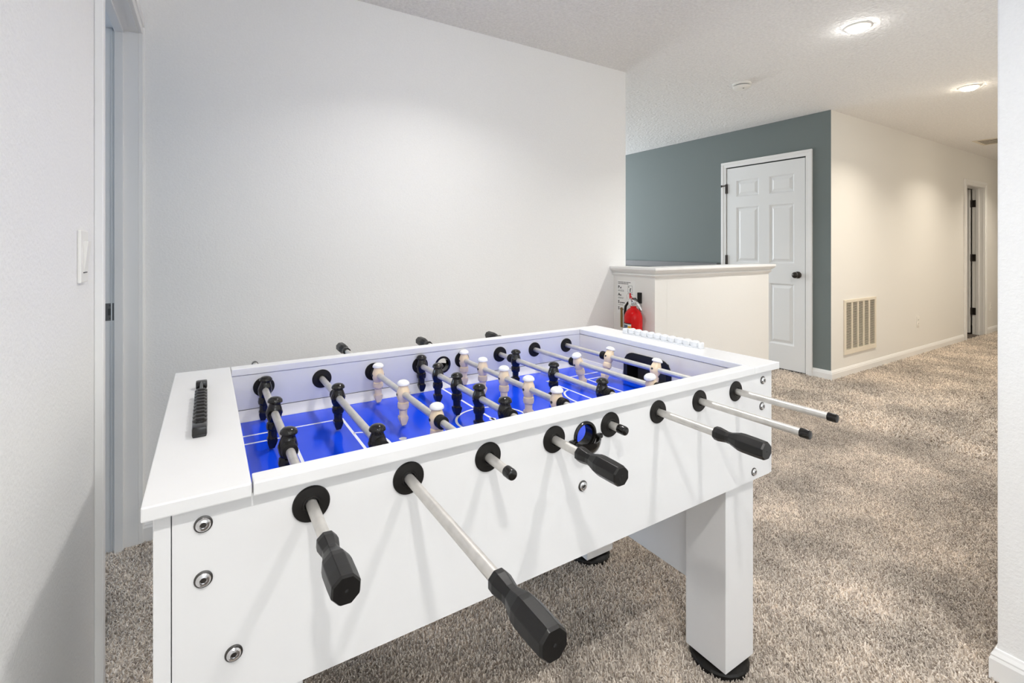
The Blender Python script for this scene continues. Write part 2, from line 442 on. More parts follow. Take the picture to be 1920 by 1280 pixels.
bm = B(); box(bm, DX1 - 0.045, DX1 - 0.010, YH + 0.130, YH + 0.85, 0.01, DZ - 0.005, 0.002); d2 = struct('door_2', bm, M['door'])
for z in (1.797, 1.049, 0.31):
    bm = B(); box(bm, DX1 - 0.016, DX1 - 0.001, YH + 0.078, YH + 0.132, z - 0.048, z + 0.048, 0.002); box(bm, DX1 - 0.028, DX1 - 0.012, YH + 0.112, YH + 0.132, z - 0.05, z + 0.05, 0.004)
    obj('hinge', bm, M['bronze'], d2)

# ------------------------------------------------------------------ carpet pile (stuff: geometry-node tufts)
def pile(name, rects, dens, scale):
    bm = B()
    for x0, x1, y0, y1 in rects:
        v = [bm.verts.new(p) for p in ((x0, y0, FZ + 0.0005), (x1, y0, FZ + 0.0005), (x1, y1, FZ + 0.0005), (x0, y1, FZ + 0.0005))]
        bm.faces.new(v)
    o = obj(name, bm, M['pile'], kind='stuff')
    ng = bpy.data.node_groups.new(name + '_tufts', 'GeometryNodeTree')
    ng.interface.new_socket('Geometry', in_out='INPUT', socket_type='NodeSocketGeometry')
    ng.interface.new_socket('Geometry', in_out='OUTPUT', socket_type='NodeSocketGeometry')
    N = ng.nodes; L = ng.links
    gi = N.new('NodeGroupInput'); go = N.new('NodeGroupOutput')
    dp = N.new('GeometryNodeDistributePointsOnFaces'); dp.distribute_method = 'RANDOM'
    dp.inputs['Density'].default_value = dens; dp.inputs['Seed'].default_value = 3
    cone = N.new('GeometryNodeMeshCone')
    cone.inputs['Vertices'].default_value = 5
    cone.inputs['Side Segments'].default_value = 2
    cone.inputs['Radius Top'].default_value = 0.0017; cone.inputs['Radius Bottom'].default_value = 0.0030; cone.inputs['Depth'].default_value = 0.0150
    sm = N.new('GeometryNodeSetMaterial'); sm.inputs['Material'].default_value = M['pile']
    iop = N.new('GeometryNodeInstanceOnPoints')
    rv = N.new('FunctionNodeRandomValue'); rv.data_type = 'FLOAT_VECTOR'
    rv.inputs[0].default_value = (-0.62, -0.62, 0); rv.inputs[1].default_value = (0.62, 0.62, 6.28)
    rs = N.new('FunctionNodeRandomValue'); rs.data_type = 'FLOAT'
    rs.inputs[2].default_value = 0.75 * scale; rs.inputs[3].default_value = 1.25 * scale
    jg = N.new('GeometryNodeJoinGeometry')
    L.new(gi.outputs[0], dp.inputs['Mesh']); L.new(dp.outputs['Points'], iop.inputs['Points'])
    L.new(cone.outputs['Mesh'], sm.inputs['Geometry']); L.new(sm.outputs['Geometry'], iop.inputs['Instance'])
    L.new(rv.outputs[0], iop.inputs['Rotation']); L.new(rs.outputs[1], iop.inputs['Scale'])
    L.new(iop.outputs['Instances'], jg.inputs[0]); L.new(gi.outputs[0], jg.inputs[0])
    L.new(jg.outputs[0], go.inputs[0])
    md = o.modifiers.new('tufts', 'NODES'); md.node_group = ng
    return o
p1 = pile('carpet_pile', [(XL + 0.0, 2.39, 0.38, YB), (XL - 0.11, XL, YO0, YO1), (2.39, 3.68, 0.42, HY0)], 36000, 0.80)
tag(p1, 'beige grey cut pile of the carpet round the foosball table', 'carpet')
p2 = pile('carpet_pile', [(3.68, 4.744, 0.42, 3.4), (4.744, 11.0, 0.42, YH - 0.002)], 12000, 1.3)
tag(p2, 'sandy beige carpet pile running down the hallway past the air grille', 'carpet')

# ------------------------------------------------------------------ foosball table
T0 = Vector((0.6625, 1.1565, 0.0))
tb = thing('foosball_table', 'white foosball table with blue playfield and eight rods on carpet', 'game table', T0)
ZT, ZC, ZB = 0.860, 0.8405, 0.540
YF, YR = 0.782, 1.531                               # apron outer faces
YFi, YRi = 0.802, 1.511
ZR = 0.802                                          # rod height
RX = [0.133 + 0.1535 * i for i in range(8)]
ZF = 0.716                                          # playfield
def holed_panel(bm, x0, x1, y0, y1, z0, z1, hx, hz, r, s=0.045, n=32):
    box(bm, x0, hx - s, y0, y1, z0, z1); box(bm, hx + s, x1, y0, y1, z0, z1)
    box(bm, hx - s, hx + s, y0, y1, hz + s, z1); box(bm, hx - s, hx + s, y0, y1, z0, hz - s)
    for i in range(n):
        q = []
        for k in (i, i + 1):
            a = 2 * PI * k / n
            c, sn = math.cos(a), math.sin(a)
            m = s / max(abs(c), abs(sn))
            q.append(((hx + r * c, hz + r * sn), (hx + m * c, hz + m * sn)))
        (a0, b0), (a1, b1) = q
        V = lambda p, y: bm.verts.new((p[0], y, p[1]))
        for y in (y0, y1): bm.faces.new((V(a0, y), V(b0, y), V(b1, y), V(a1, y)))
        bm.faces.new((V(a0, y0), V(a1, y0), V(a1, y1), V(a0, y1)))
HB = (0.675, 0.793, 0.0265)
bm = B(); holed_panel(bm, -0.0400, 1.3705, YF, YFi, ZB, ZC - 0.0012, HB[0], HB[1], HB[2], 0.0435)
obj('side_panel', bm, M['lam'], tb)
bm = B(); holed_panel(bm, -0.0400, 1.3705, YRi, YR, ZB, ZC - 0.0012, HB[0], HB[1], HB[2], 0.0435)
obj('side_panel', bm, M['lam'], tb)
for x0, x1 in ((-0.0605, -0.0412), (1.3717, 1.3845)):
    bm = B(); box(bm, x0, x1, YF + 0.001, YR - 0.001, ZB, ZC, 0.0012); obj('end_panel', bm, M['lam'], tb)
bm = B(); box(bm, -0.0405, 1.371, YFi, YRi, ZB + 0.01, ZB + 0.02); obj('bottom_panel', bm, M['lam'], tb)
for x0, x1 in ((-0.072, 0.0525), (1.276, 1.3975)):
    bm = B(); box(bm, x0, x1, 0.767, 1.546, ZC, ZT, 0.0022); obj('end_cap', bm, M['lam'], tb)
for y0, y1 in ((0.767, 0.8015), (1.5075, 1.546)):
    bm = B(); box(bm, 0.0545, 1.2748, y0, y1, ZC, ZT, 0.0022); obj('top_rail', bm, M['lam'], tb)
# inner end walls, the right one with its goal mouth; sloped strips along the sides
GY0, GY1, GZ1 = 1.052, 1.262, 0.817
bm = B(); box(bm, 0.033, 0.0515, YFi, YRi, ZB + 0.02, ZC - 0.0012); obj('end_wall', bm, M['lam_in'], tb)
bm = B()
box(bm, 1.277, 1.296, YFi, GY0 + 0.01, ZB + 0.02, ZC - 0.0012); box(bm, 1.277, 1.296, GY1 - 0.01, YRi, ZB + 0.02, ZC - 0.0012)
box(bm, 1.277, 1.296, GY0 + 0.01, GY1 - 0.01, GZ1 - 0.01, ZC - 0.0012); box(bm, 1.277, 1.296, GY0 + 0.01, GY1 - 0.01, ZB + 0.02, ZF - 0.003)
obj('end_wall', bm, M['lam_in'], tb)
for ya, yb in ((YRi, YRi - 0.017), (YFi, YFi + 0.017)):
    bm = B()
    loft(bm, [[(x, ya, ZF), (x, ya, 0.744), (x, ya + (yb - ya) * 0.12, 0.744), (x, yb, ZF + 0.001), (x, yb, ZF)] for x in (0.0515, 1.277)])
    st_ = obj('corner_strip', bm, M['strip'], tb)
    bm = B(); ys_ = sorted((ya, ya + (yb - ya) * 0.06)); box(bm, 0.0515, 1.277, ys_[0], ys_[1], 0.744, 0.7454); obj('joint', bm, M['slot'], st_)
for y0, y1 in ((YFi + 0.017, GY0 - 0.004), (GY1 + 0.004, YRi - 0.017)):
    bm = B(); loft(bm, [[(1.277, y, ZF), (1.277, y, 0.744), (1.275, y, 0.744), (1.266, y, ZF + 0.001), (1.266, y, ZF)] for y in (y0, y1)])
    obj('corner_strip', bm, M['strip'], tb)
bm = B(); box(bm, 0.0515, 1.277, YFi, YRi, ZF - 0.012, ZF); obj('playfield', bm, M['field'], tb)
# printed lines
XC, YC, LW = 0.667, 1.158, 0.0034
ZL = ZF + 0.0004
def fline(x0, x1, y0, y1):
    bm = B(); box(bm, x0, x1, y0, y1, ZF - 0.0005, ZL); obj('field_line', bm, M['line'], tb)
def farc(name, cx, cy, rx, ry, a0, a1, n=40, wd=LW):
    bm = B(); r = []
    for i in range(n + 1):
        a = a0 + (a1 - a0) * i / n
        r.append((bm.verts.new((cx + (rx - wd) * math.cos(a), cy + (ry - wd) * math.sin(a), ZL)), bm.verts.new((cx + (rx + wd) * math.cos(a), cy + (ry + wd) * math.sin(a), ZL))))
    for a, b in zip(r, r[1:]): bm.faces.new((a[0], a[1], b[1], b[0]))
    obj(name, bm, M['line'], tb)
def fdot(x, y, r=0.0095):
    bm = B(); bm.faces.new([bm.verts.new((x + r * math.cos(2 * PI * i / 24), y + r * math.sin(2 * PI * i / 24), ZL)) for i in range(24)])
    obj('field_spot', bm, M['line'], tb)
fline(XC - LW, XC + LW, YFi + 0.017, YRi - 0.017)
farc('center_circle', XC, YC, 0.10, 0.10, 0, 2 * PI, 64)
for s in (-1, 1):
    xp, xg, xe = XC + s * 0.352, XC + s * 0.489, XC + s * 0.609
    for hw, xx in ((0.224, xp), (0.167, xg)):
        fline(xx - LW, xx + LW, YC - hw - LW, YC + hw + LW)
        for q in (-1, 1):
            a, b = sorted((xx, xe)); fline(a, b, YC + q * hw - LW, YC + q * hw + LW)
    farc('penalty_arc', xp, YC, 0.06, 0.10, *( (PI / 2, 3 * PI / 2) if s > 0 else (-PI / 2, PI / 2)), 32)
    fdot(XC + s * 0.257, YC)
fdot(XC, YC)
# goal
def rrect(y0, y1, z0, z1, r, x, n=8):
    p = [(x, y0, z0), (x, y1, z0)]
    for k in range(n + 1):
        a = PI / 2 * k / n; p.append((x, y1 - r + r * math.cos(a), z1 - r + r * math.sin(a)))
    for k in range(n + 1):
        a = PI / 2 + PI / 2 * k / n; p.append((x, y0 + r + r * math.cos(a), z1 - r + r * math.sin(a)))
    return p
for gx, s in ((1.277, 1), (0.0515, -1)):
    bm = B()
    I = rrect(GY0 + 0.018, GY1 - 0.018, ZF + 0.001, GZ1 - 0.028, 0.022, 0); O = rrect(GY0, GY1, ZF + 0.0005, GZ1, 0.045, 0)
    st = lambda P, x: [(gx + s * x, p[1], p[2]) for p in P]
    I2 = rrect(GY0 + 0.018, GY1 - 0.018, ZF - 0.02, GZ1 - 0.028, 0.022, 0)
    loft(bm, [st(O, 0.0), st(O, -0.004), st(I, -0.005), st(I, 0.0), st(I2, 0.05)], 0, False, False)
    g = obj('goal', bm, M['blackm'], tb)
    bm = B(); bm.faces.new([bm.verts.new(p) for p in st(I2, 0.05)]); obj('goal_back', bm, M['grey_in'], g)
# legs
for lx in (-0.005, 1.200):
    for ly in (0.806, 1.376):
        bm = B(); box(bm, lx, lx + 0.13, ly, ly + 0.13, 0.020, ZB + 0.012, 0.0012); lg = obj('leg', bm, M['lam'], tb)
        bm = B()
        n = 60
        def scal(r, z): return [(lx + 0.065 + r * (1 + 0.012 * (i % 3 == 0)) * math.cos(2 * PI * i / n), ly + 0.065 + r * (1 + 0.012 * (i % 3 == 0)) * math.sin(2 * PI * i / n), z) for i in range(n)]
        loft(bm, [scal(0.078, -0.011), scal(0.080, -0.006), scal(0.080, 0.004), scal(0.076, 0.009), scal(0.060, 0.014), scal(0.03, 0.020)])
        obj('leveling_foot', bm, M['rubber'], lg)
for x in (0.045, 1.222):
    bm = B(); box(bm, x, x + 0.018, 0.937, 1.375, 0.199, ZB + 0.01, 0.001); obj('leg_panel', bm, M['lam'], tb)
# bolts
bm = B(); lathe(bm, [(0.0112, 0.0), (0.0112, 0.0016), (0.0098, 0.0022)], 'y', n=24, mi=1)
lathe(bm, [(0.0092, 0.0016), (0.0090, 0.0035), (0.0072, 0.0055), (0.0046, 0.0062), (0.0042, 0.0044), (0.0, 0.0044)], 'y', n=24)
for v in bm.verts: v.co.y *= -1
lathe(bm, [(0.0038, -0.0047), (0.0038, -0.00475)], 'y', n=6, mi=1)
boltm = fin(bm, True, 30); boltm.materials.append(M['chrome']); boltm.materials.append(M['dark_metal'])
for x, z in ((-0.005, 0.813), (-0.005, 0.738), (0.031, 0.621), (0.669, 0.688), (1.337, 0.813), (1.332, 0.740), (1.293, 0.563)):
    link('bolt', boltm, (), tb, at=(x, YF, z))
# rod bearings
def bearing_mesh(side):
    bm = B()
    lathe(bm, [(0.0270, 0.0), (0.0270, 0.0022), (0.0258, 0.0034), (0.0140, 0.0042), (0.0128, 0.0062), (0.0104, 0.0062), (0.0098, 0.0005)], 'y', n=36)
    if side < 0:
        for v in bm.verts: v.co.y *= -1
    me = fin(bm, True, 35); me.materials.append(M['rubber']); return me
bo, bi = bearing_mesh(-1), bearing_mesh(1)
for x in RX:
    link('bearing', bo, (), tb, at=(x, YF, ZR)); link('bearing', bi, (), tb, at=(x, YFi, ZR))
    link('bearing', bo, (), tb, at=(x, YRi, ZR)); link('bearing', bi, (), tb, at=(x, YR, ZR))
# ball entry cups
def ball_cup(y, s):
    bm = B()
    n = 36
    hx, hz = HB[0], HB[1]
    def ring(r, yy): return [(hx + r * math.cos(2 * PI * i / n), y + s * yy, hz + r * math.sin(2 * PI * i / n)) for i in range(n)]
    loft(bm, [ring(0.0300, 0), ring(0.0300, 0.004), ring(0.0285, 0.0055), ring(0.0250, 0.0055), ring(0.0235, 0.003), ring(0.0235, -0.0205), ring(0.0285, -0.0205), ring(0.0285, -0.022), ring(0.0215, -0.022), ring(0.0215, 0.0)], 0, False, False)
    # half dish below, open upwards, with an ear on either side
    m, k = 18, 8
    def dish(R, dz):
        rows_ = []
        for j in range(k + 1):
            ph = (PI / 2) * j / k
            rows_.append([(hx + R * math.cos(ph) * math.cos(PI * i / m) * 1.0, y + s * (0.002 + R * 0.92 * math.cos(ph) * math.sin(PI * i / m)), hz - 0.006 + dz - R * 1.02 * math.sin(ph)) for i in range(m + 1)])
        return rows_
    o_, i_ = dish(0.0345, 0.0), dish(0.0315, 0.0)
    for rws in (o_, i_): loft(bm, rws, 0, False, False, closed=False)
    loft(bm, [o_[0], i_[0]], 0, False, False, closed=False)
    for q in (-1, 1): 
        box(bm, hx + q * 0.036 - 0.008, hx + q * 0.036 + 0.008, min(y, y + s * 0.010), max(y, y + s * 0.010), hz - 0.0115, hz - 0.002, 0.003)
    return obj('ball_cup', bm, M['blackp'], tb, True, angle=35)
ball_cup(YF, -1); ball_cup(YR, 1)

# ---- player, handle, bumper, end cap meshes (own origin on the rod axis)
def player_mesh(mats, black):
    bm = B()
    n = 20
    def ring(z, rx, ry, x=0.0): return [(x + rx * math.cos(2 * PI * i / n), ry * math.sin(2 * PI * i / n), z) for i in range(n)]
    head = [(0.0365, 0.0008, 0.0008), (0.0360, 0.0060, 0.0062), (0.0340, 0.0105, 0.0110), (0.0305, 0.0138, 0.0145), (0.0268, 0.0150, 0.0158), (0.0245, 0.0150, 0.0158), (0.0235, 0.0138, 0.0145), (0.0230, 0.0118, 0.0122)]
    loft(bm, [ring(*h) for h in head], 1, True, True)
    body = [(0.0235, 0.0112, 0.0118), (0.0200, 0.0112, 0.0118), (0.0160, 0.0122, 0.0128), (0.0110, 0.0140, 0.0146), (0.0040, 0.0158, 0.0156), (-0.0030, 0.0160, 0.0156), (-0.0100, 0.0150, 0.0146), (-0.0170, 0.0128, 0.0126), (-0.0215, 0.0112, 0.0112),
            (-0.0225, 0.0118, 0.0118), (-0.0240, 0.0132, 0.0136), (-0.0330, 0.0140, 0.0144), (-0.0395, 0.0128, 0.0140), (-0.0410, 0.0118, 0.0126), (-0.0420, 0.0100, 0.0104), (-0.0500, 0.0095, 0.0099), (-0.0560, 0.0092, 0.0098), (-0.0600, 0.0100, 0.0104), (-0.0620, 0.0104, 0.0108)]
    loft(bm, [ring(*h) for h in body], 0, True, True)
    # foot: wedge, broad across, narrowing to the toe edge
    def frm(z, hx, hy): return [(-hx, -hy, z), (hx, -hy, z), (hx, hy, z), (-hx, hy, z)]
    loft(bm, [frm(-0.0610, 0.0092, 0.0096), frm(-0.0660, 0.0100, 0.0100), frm(-0.0740, 0.0086, 0.0084), frm(-0.0845, 0.0052, 0.0066), frm(-0.0850, 0.0045, 0.0060)], 0, True, True)
    # set screw on either side of the body
    lathe(bm, [(0.0036, 0.0148), (0.0036, 0.0162), (0.0024, 0.0162)], 'x', n=12, mi=2); lathe(bm, [(0.0036, -0.0148), (0.0036, -0.0162), (0.0024, -0.0162)], 'x', n=12, mi=2)
    for v in bm.verts: v.co = Vector((v.co.x * 1.10, v.co.y * 1.10, v.co.z * (0.965 if v.co.z < 0 else 1.0)))
    me = fin(bm, True, 38)
    for m in mats: me.materials.append(m)
    return me
PW = player_mesh([M['cream'], M['dome'], M['slot']], False)
PB = player_mesh([M['gloss'], M['gloss'], M['slot']], True)
def handle_mesh():
    bm = B()
    pr = [(0.0110, 0.0), (0.0140, 0.0015), (0.0145, 0.010), (0.0130, 0.020), (0.0116, 0.028), (0.0120, 0.036), (0.0152, 0.046), (0.0178, 0.055), (0.0186, 0.064), (0.0184, 0.090), (0.0178, 0.1075), (0.0160, 0.1110)]
    lathe(bm, pr, 'y', n=8, ph=PI / 8)
    lathe(bm, [(0.0022, 0.1108), (0.0022, 0.1113)], 'y', n=8, mi=1)
    bmesh.ops.recalc_face_normals(bm, faces=bm.faces[:])
    long_e = [e for e in bm.edges if len(e.link_faces) == 2 and abs((e.verts[0].co - e.verts[1].co).normalized().y) > 0.6]
    bmesh.ops.bevel(bm, geom=long_e, offset=0.0007, segments=1, affect='EDGES')
    me = fin(bm, False); me.materials.append(M['blackm']); me.materials.append(M['ink'])
    return me
HM = handle_mesh()                                   # grows along +y
bm = B()
pr = [(0.0090, 0.0)]
for k in range(4):
    a = k * 0.0052; pr += [(0.0142, a + 0.0004), (0.0146, a + 0.0022), (0.0142, a + 0.0040), (0.0122, a + 0.0046)]
pr += [(0.0090, 0.0212)]
lathe(bm, pr, 'y', n=24); BM = fin(bm, True, 45); BM.materials.append(M['rubber'])
bm = B(); lathe(bm, [(0.0080, 0.0), (0.0098, 0.0), (0.0098, 0.016), (0.0088, 0.019), (0.006, 0.0202), (0.0, 0.0204)], 'y', n=20); CM = fin(bm, True, 35); CM.materials.append(M['blackp'])
# near end (handle start or cap start), far end, player positions, kind, tilt in degrees
RODS = [(0.672, 1.805, 'B', [1.478, 1.262, 1.035], 4), (0.487, 1.70, 'B', [1.300, 0.958], 0), (0.714, 1.850, 'W', [1.463, 1.240, 1.018], 0),
        (0.703, 1.70, 'B', [1.498, 1.365, 1.232, 1.101, 0.972], 0), (0.753, 1.800, 'W', [1.494, 1.361, 1.229, 1.099, 0.972], 0), (0.629, 1.70, 'B', [1.404, 1.188, 0.972], 1),
        (0.534, 1.760, 'W', [1.254, 0.936], -17), (0.551, 1.605, 'W', [1.268, 1.057, 0.846], 17)]
YM = 1.1565
TXT = {'B': 'black player figure', 'W': 'white player figure with cream body'}
for i, (yn, yf, kind, ps, tilt) in enumerate(RODS):
    bm = B(); lathe(bm, [(0.0083, yn - YM - 0.004), (0.0083, yf - YM + 0.004)], 'y', n=20)
    rod = obj('rod', bm, M['steel'], tb, True, at=(RX[i], YM, ZR))
    rod.rotation_euler = (0, math.radians(tilt), 0)
    at = lambda y: (RX[i], y, ZR)
    for y in ps:
        p_ = link('player', PB if kind == 'B' else PW, (), rod, at=at(y)); p_['label'] = TXT[kind]
    b_ = link('bumper', BM, (), rod, at=at(ps[0] + 0.0155)); b_ = link('bumper', BM, (), rod, at=at(ps[-1] - 0.0155)); b_.rotation_euler = (PI, 0, 0)
    if kind == 'B':
        h_ = link('handle', HM, (), rod, at=at(yn)); h_.rotation_euler = (PI, 0, 0)
        link('end_plug', CM, (), rod, at=at(yf))
    else:
        c_ = link('end_plug', CM, (), rod, at=at(yn)); c_.rotation_euler = (PI, 0, 0)
        link('handle', HM, (), rod, at=at(yf))
# ---- score counters
def counter(x, y0, y1, ya, yb, m, zt):
    """base bar and posts from y0 to y1, ten beads between ya and yb"""
    bm = B()
    box(bm, x - 0.0100, x + 0.0100, y0, y1, ZT, ZT + 0.004, 0.001)
    box(bm, x - 0.0115, x + 0.0115, y0, ya - 0.001, ZT, zt, 0.004); box(bm, x - 0.0115, x + 0.0115, y1 - 0.022, y1, ZT, zt, 0.004)
    lathe(bm, [(0.0035, y0 + 0.01), (0.0035, y1 - 0.01)], 'y', (x, 0, ZT + 0.014), 10)
    c = obj('score_counter', bm, m, tb, True, angle=30)
    N = 10; st = (yb - ya) / N
    bb = B()
    h = st * 0.5
    rr = [(0.0045, -h), (0.0078, -h * 0.92), (0.0105, -h * 0.55), (0.0118, 0), (0.0105, h * 0.55), (0.0078, h * 0.92), (0.0045, h)]
    ring = lambda r, y: [(sx * r, y, sz * r) for sx, sz in ((-1, -0.6), (-0.6, -1), (0.6, -1), (1, -0.6), (1, 0.6), (0.6, 1), (-0.6, 1), (-1, 0.6))]
    loft(bb, [ring(r, y) for r, y in rr])
    bme = fin(bb, True, 30); bme.materials.append(m)
    for k in range(N):
        link('bead', bme, (), c, at=(x, ya + st * (k + 0.5), zt - 0.0078))
counter(-0.012, 1.000, 1.360, 1.034, 1.272, M['blackp'], 0.8775)
counter(1.364, 1.000, 1.347, 1.012, 1.322, M['bead'], 0.880)

# ------------------------------------------------------------------ fittings
# light switch on the left wall (faces +x)
sw = thing('light_switch', 'white rocker light switch on the left wall near the doorway', 'switch', (XL, 1.40, 1.17))
bm = B(); box(bm, XL, XL + 0.007, 1.362, 1.434, 1.113, 1.228, 0.003); obj('switch_plate', bm, M['plate'], sw)
bm = B(); loft(bm, [[(XL + 0.006, y, 1.137), (XL + 0.009, y, 1.137), (XL + 0.0155, y, 1.204), (XL + 0.006, y, 1.204)] for y in (1.381, 1.415)]); obj('rocker', bm, M['plate'], sw)
bm = B(); box(bm, XL + 0.006, XL + 0.0085, 1.381, 1.415, 1.1345, 1.1365); obj('slot', bm, M['slot'], sw)
# wall outlets
def outlet(x, z, label):
    t = thing('wall_outlet', label, 'outlet', (x, YH, z))
    bm = B(); box(bm, x - 0.035, x + 0.035, YH - 0.006, YH, z - 0.058, z + 0.058, 0.002); obj('outlet_plate', bm, M['plate'], t)
    for q in (-0.02, 0.02):
        bm = B(); lathe(bm, [(0.017, 0.0), (0.016, 0.0025)], 'y', n=16)
        for v in bm.verts: v.co = Vector((x + v.co.x, YH - 0.006 - v.co.y, z + q + v.co.z * 0.85))
        s_ = obj('socket', bm, M['plate'], t)
        bm = B(); box(bm, x - 0.008, x - 0.005, YH - 0.0092, YH - 0.008, z + q - 0.004, z + q + 0.006); box(bm, x + 0.005, x + 0.008, YH - 0.0092, YH - 0.008, z + q - 0.004, z + q + 0.006)
        obj('slot', bm, M['slot'], s_)
outlet(6.705, 0.366, 'white wall outlet on the hall wall between the air grille and the doorway')
outlet(9.26, 0.357, 'white wall outlet on the hall wall just past the open doorway')
# return air grille
gr = thing('return_air_grille', 'white louvred return air grille low on the hall wall', 'vent', (5.305, YH, 0.2))
gx0, gx1, gz0, gz1 = 4.974, 5.637, 0.196, 0.704
bm = B()
for a, b, c, d in ((gx0 + 0.0006, gx0 + 0.037, gz0 + 0.044, gz1 - 0.027), (gx1 - 0.027, gx1 - 0.0006, gz0 + 0.044, gz1 - 0.027), (gx0, gx1, gz0, gz0 + 0.045), (gx0, gx1, gz1 - 0.028, gz1)):
    box(bm, a, b, YH - 0.012, YH, c, d, 0.003)
obj('frame', bm, M['slat'], gr)
bm = B(); box(bm, gx0 + 0.03, gx1 - 0.02, YH - 0.0015, YH - 0.0005, gz0 + 0.04, gz1 - 0.02); obj('duct', bm, M['duct'], gr)
xi0, xi1 = gx0 + 0.037, gx1 - 0.027
cw = (xi1 - xi0) / 5
for k in range(1, 5):
    bm = B(); box(bm, xi0 + k * cw - 0.011, xi0 + k * cw + 0.011, YH - 0.010, YH - 0.001, gz0 + 0.045, gz1 - 0.028, 0.001); obj('mullion', bm, M['slat'], gr)
bm = B()
nsl = 34
for k in range(nsl):
    z = gz0 + 0.047 + (gz1 - gz0 - 0.075) * (k + 0.5) / nsl
    loft(bm, [[(x, YH - 0.0095, z - 0.0030), (x, YH - 0.0095, z - 0.0016), (x, YH - 0.002, z + 0.0005), (x, YH - 0.002, z - 0.0008)] for x in (xi0, xi1)])
sl = obj('louvre', bm, M['slat'], gr, kind='stuff')
# ceiling vent in the hallway
cv = thing('ceiling_vent', 'white slotted air vent in the hallway ceiling by the right wall edge', 'vent', (7.73, 1.72, CEIL))
bm = B()
vx0, vx1, vy0, vy1 = 7.53, 7.95, 1.42, 1.90
for a, b, c, d in ((vx0 + 0.0006, vx0 + 0.03, vy0 + 0.029, vy1 - 0.029), (vx1 - 0.03, vx1 - 0.0006, vy0 + 0.029, vy1 - 0.029), (vx0, vx1, vy0, vy0 + 0.03), (vx0, vx1, vy1 - 0.03, vy1)):
    box(bm, a, b, c, d, CEIL - 0.005, CEIL, 0.0015)
obj('frame', bm, M['slat'], cv)
bm = B(); box(bm, vx0 + 0.02, vx1 - 0.02, vy0 + 0.02, vy1 - 0.02, CEIL - 0.001, CEIL - 0.0003); obj('duct', bm, M['duct'], cv)
for k in range(5):
    x = vx0 + 0.065 + k * 0.072
    bm = B(); loft(bm, [[(x - 0.012, y, CEIL - 0.0030), (x - 0.011, y, CEIL - 0.0022), (x + 0.011, y, CEIL - 0.0036), (x + 0.010, y, CEIL - 0.0044)] for y in (vy0 + 0.03, vy1 - 0.03)])
    obj('slat', bm, M['slat'], cv)
# smoke detector
sd = thing('smoke_detector', 'small round white smoke detector on the ceiling over the stairs', 'smoke detector', (3.42, 2.163, CEIL))
bm = B(); lathe(bm, [(0.068, 0.0), (0.068, -0.012), (0.062, -0.016)], 'z', (3.42, 2.163, CEIL), 32); obj('mount', bm, M['plate'], sd, True)
bm = B(); lathe(bm, [(0.057, -0.0145), (0.057, -0.0215)], 'z', (3.42, 2.163, CEIL), 32); obj('sensing_gap', bm, M['slot'], sd)
bm = B(); lathe(bm, [(0.063, -0.0215), (0.062, -0.029), (0.052, -0.038), (0.03, -0.042), (0.0, -0.042)], 'z', (3.42, 2.163, CEIL), 32); obj('cover', bm, M['plate'], sd, True)
bm = B(); lathe(bm, [(0.006, -0.0415), (0.006, -0.0435)], 'z', (3.405, 2.14, CEIL), 10); obj('test_button', bm, M['dark_metal'], sd)
# ceiling lights
for k, (lx, ly, pw, lc, lab) in enumerate(LAMPS):
    t = thing('ceiling_light', lab, 'ceiling light', (lx, ly, CEIL), 'recessed ceiling lights')
    bm = B(); lathe(bm, [(0.068, 0.0), (0.067, -0.003), (0.060, -0.007), (0.051, -0.008), (0.049, -0.003)], 'z', (lx, ly, CEIL), 40, caps=(False, False)); obj('trim_ring', bm, M['plate'], t, True)
    bm = B(); lathe(bm, [(0.050, -0.005), (0.047, -0.016), (0.034, -0.024), (0.0, -0.028)], 'z', (lx, ly, CEIL), 32, caps=(False, True))
    obj('diffuser', bm, M['glow'] if lc is NEUTRAL else M['glow_w'], t, True)
    l = bpy.data.lights.new('lamp', 'AREA'); l.shape = 'DISK'; l.size = 0.085; l.spread = math.radians(130); l.energy = pw; l.color = lc
    lo = bpy.data.objects.new('lamp', l); COL.objects.link(lo); lo.parent = t; lo.location = (0, 0, -0.032)

# fire extinguisher hanging on the half wall's left face
ex, ey = 2.320, 2.213
fe = thing('fire_extinguisher', 'red fire extinguisher hung on the half wall behind the table', 'fire extinguisher', (ex, ey, 0.42))
bm = B(); lathe(bm, [(0.050, 0.425), (0.057, 0.432), (0.058, 0.45), (0.058, 0.735), (0.0565, 0.752), (0.050, 0.772), (0.038, 0.789), (0.024, 0.799), (0.019, 0.804), (0.018, 0.818), (0.0, 0.819)], 'z', (ex, ey, 0), 40); obj('cylinder', bm, M['red'], fe, True, angle=60)
bm = B(); lathe(bm, [(0.020, 0.815), (0.021, 0.818), (0.021, 0.826), (0.014, 0.829), (0.014, 0.845), (0.011, 0.850)], 'z', (ex, ey, 0), 20); box(bm, ex - 0.010, ex + 0.010, ey - 0.022, ey + 0.030, 0.828, 0.846, 0.003); obj('valve', bm, M['chrome'], fe, True, angle=35)
bm = B(); tube(bm, [(ex, ey + 0.025, 0.846), (ex, ey, 0.850), (ex, ey - 0.035, 0.835), (ex, ey - 0.062, 0.806), (ex, ey - 0.066, 0.792)], [0.007, 0.008, 0.008, 0.007, 0.005]); obj('carry_handle', bm, M['chrome'], fe, True)
bm = B(); tube(bm, [(ex, ey + 0.022, 0.851), (ex, ey + 0.005, 0.862), (ex, ey - 0.018, 0.862), (ex, ey - 0.030, 0.852)], [0.004, 0.006, 0.007, 0.005]); obj('squeeze_lever', bm, M['dark_metal'], fe, True)
bm = B(); lathe(bm, [(0.016, 0.0), (0.016, 0.010), (0.013, 0.012)], 'x', (0, 0, 0), 20)
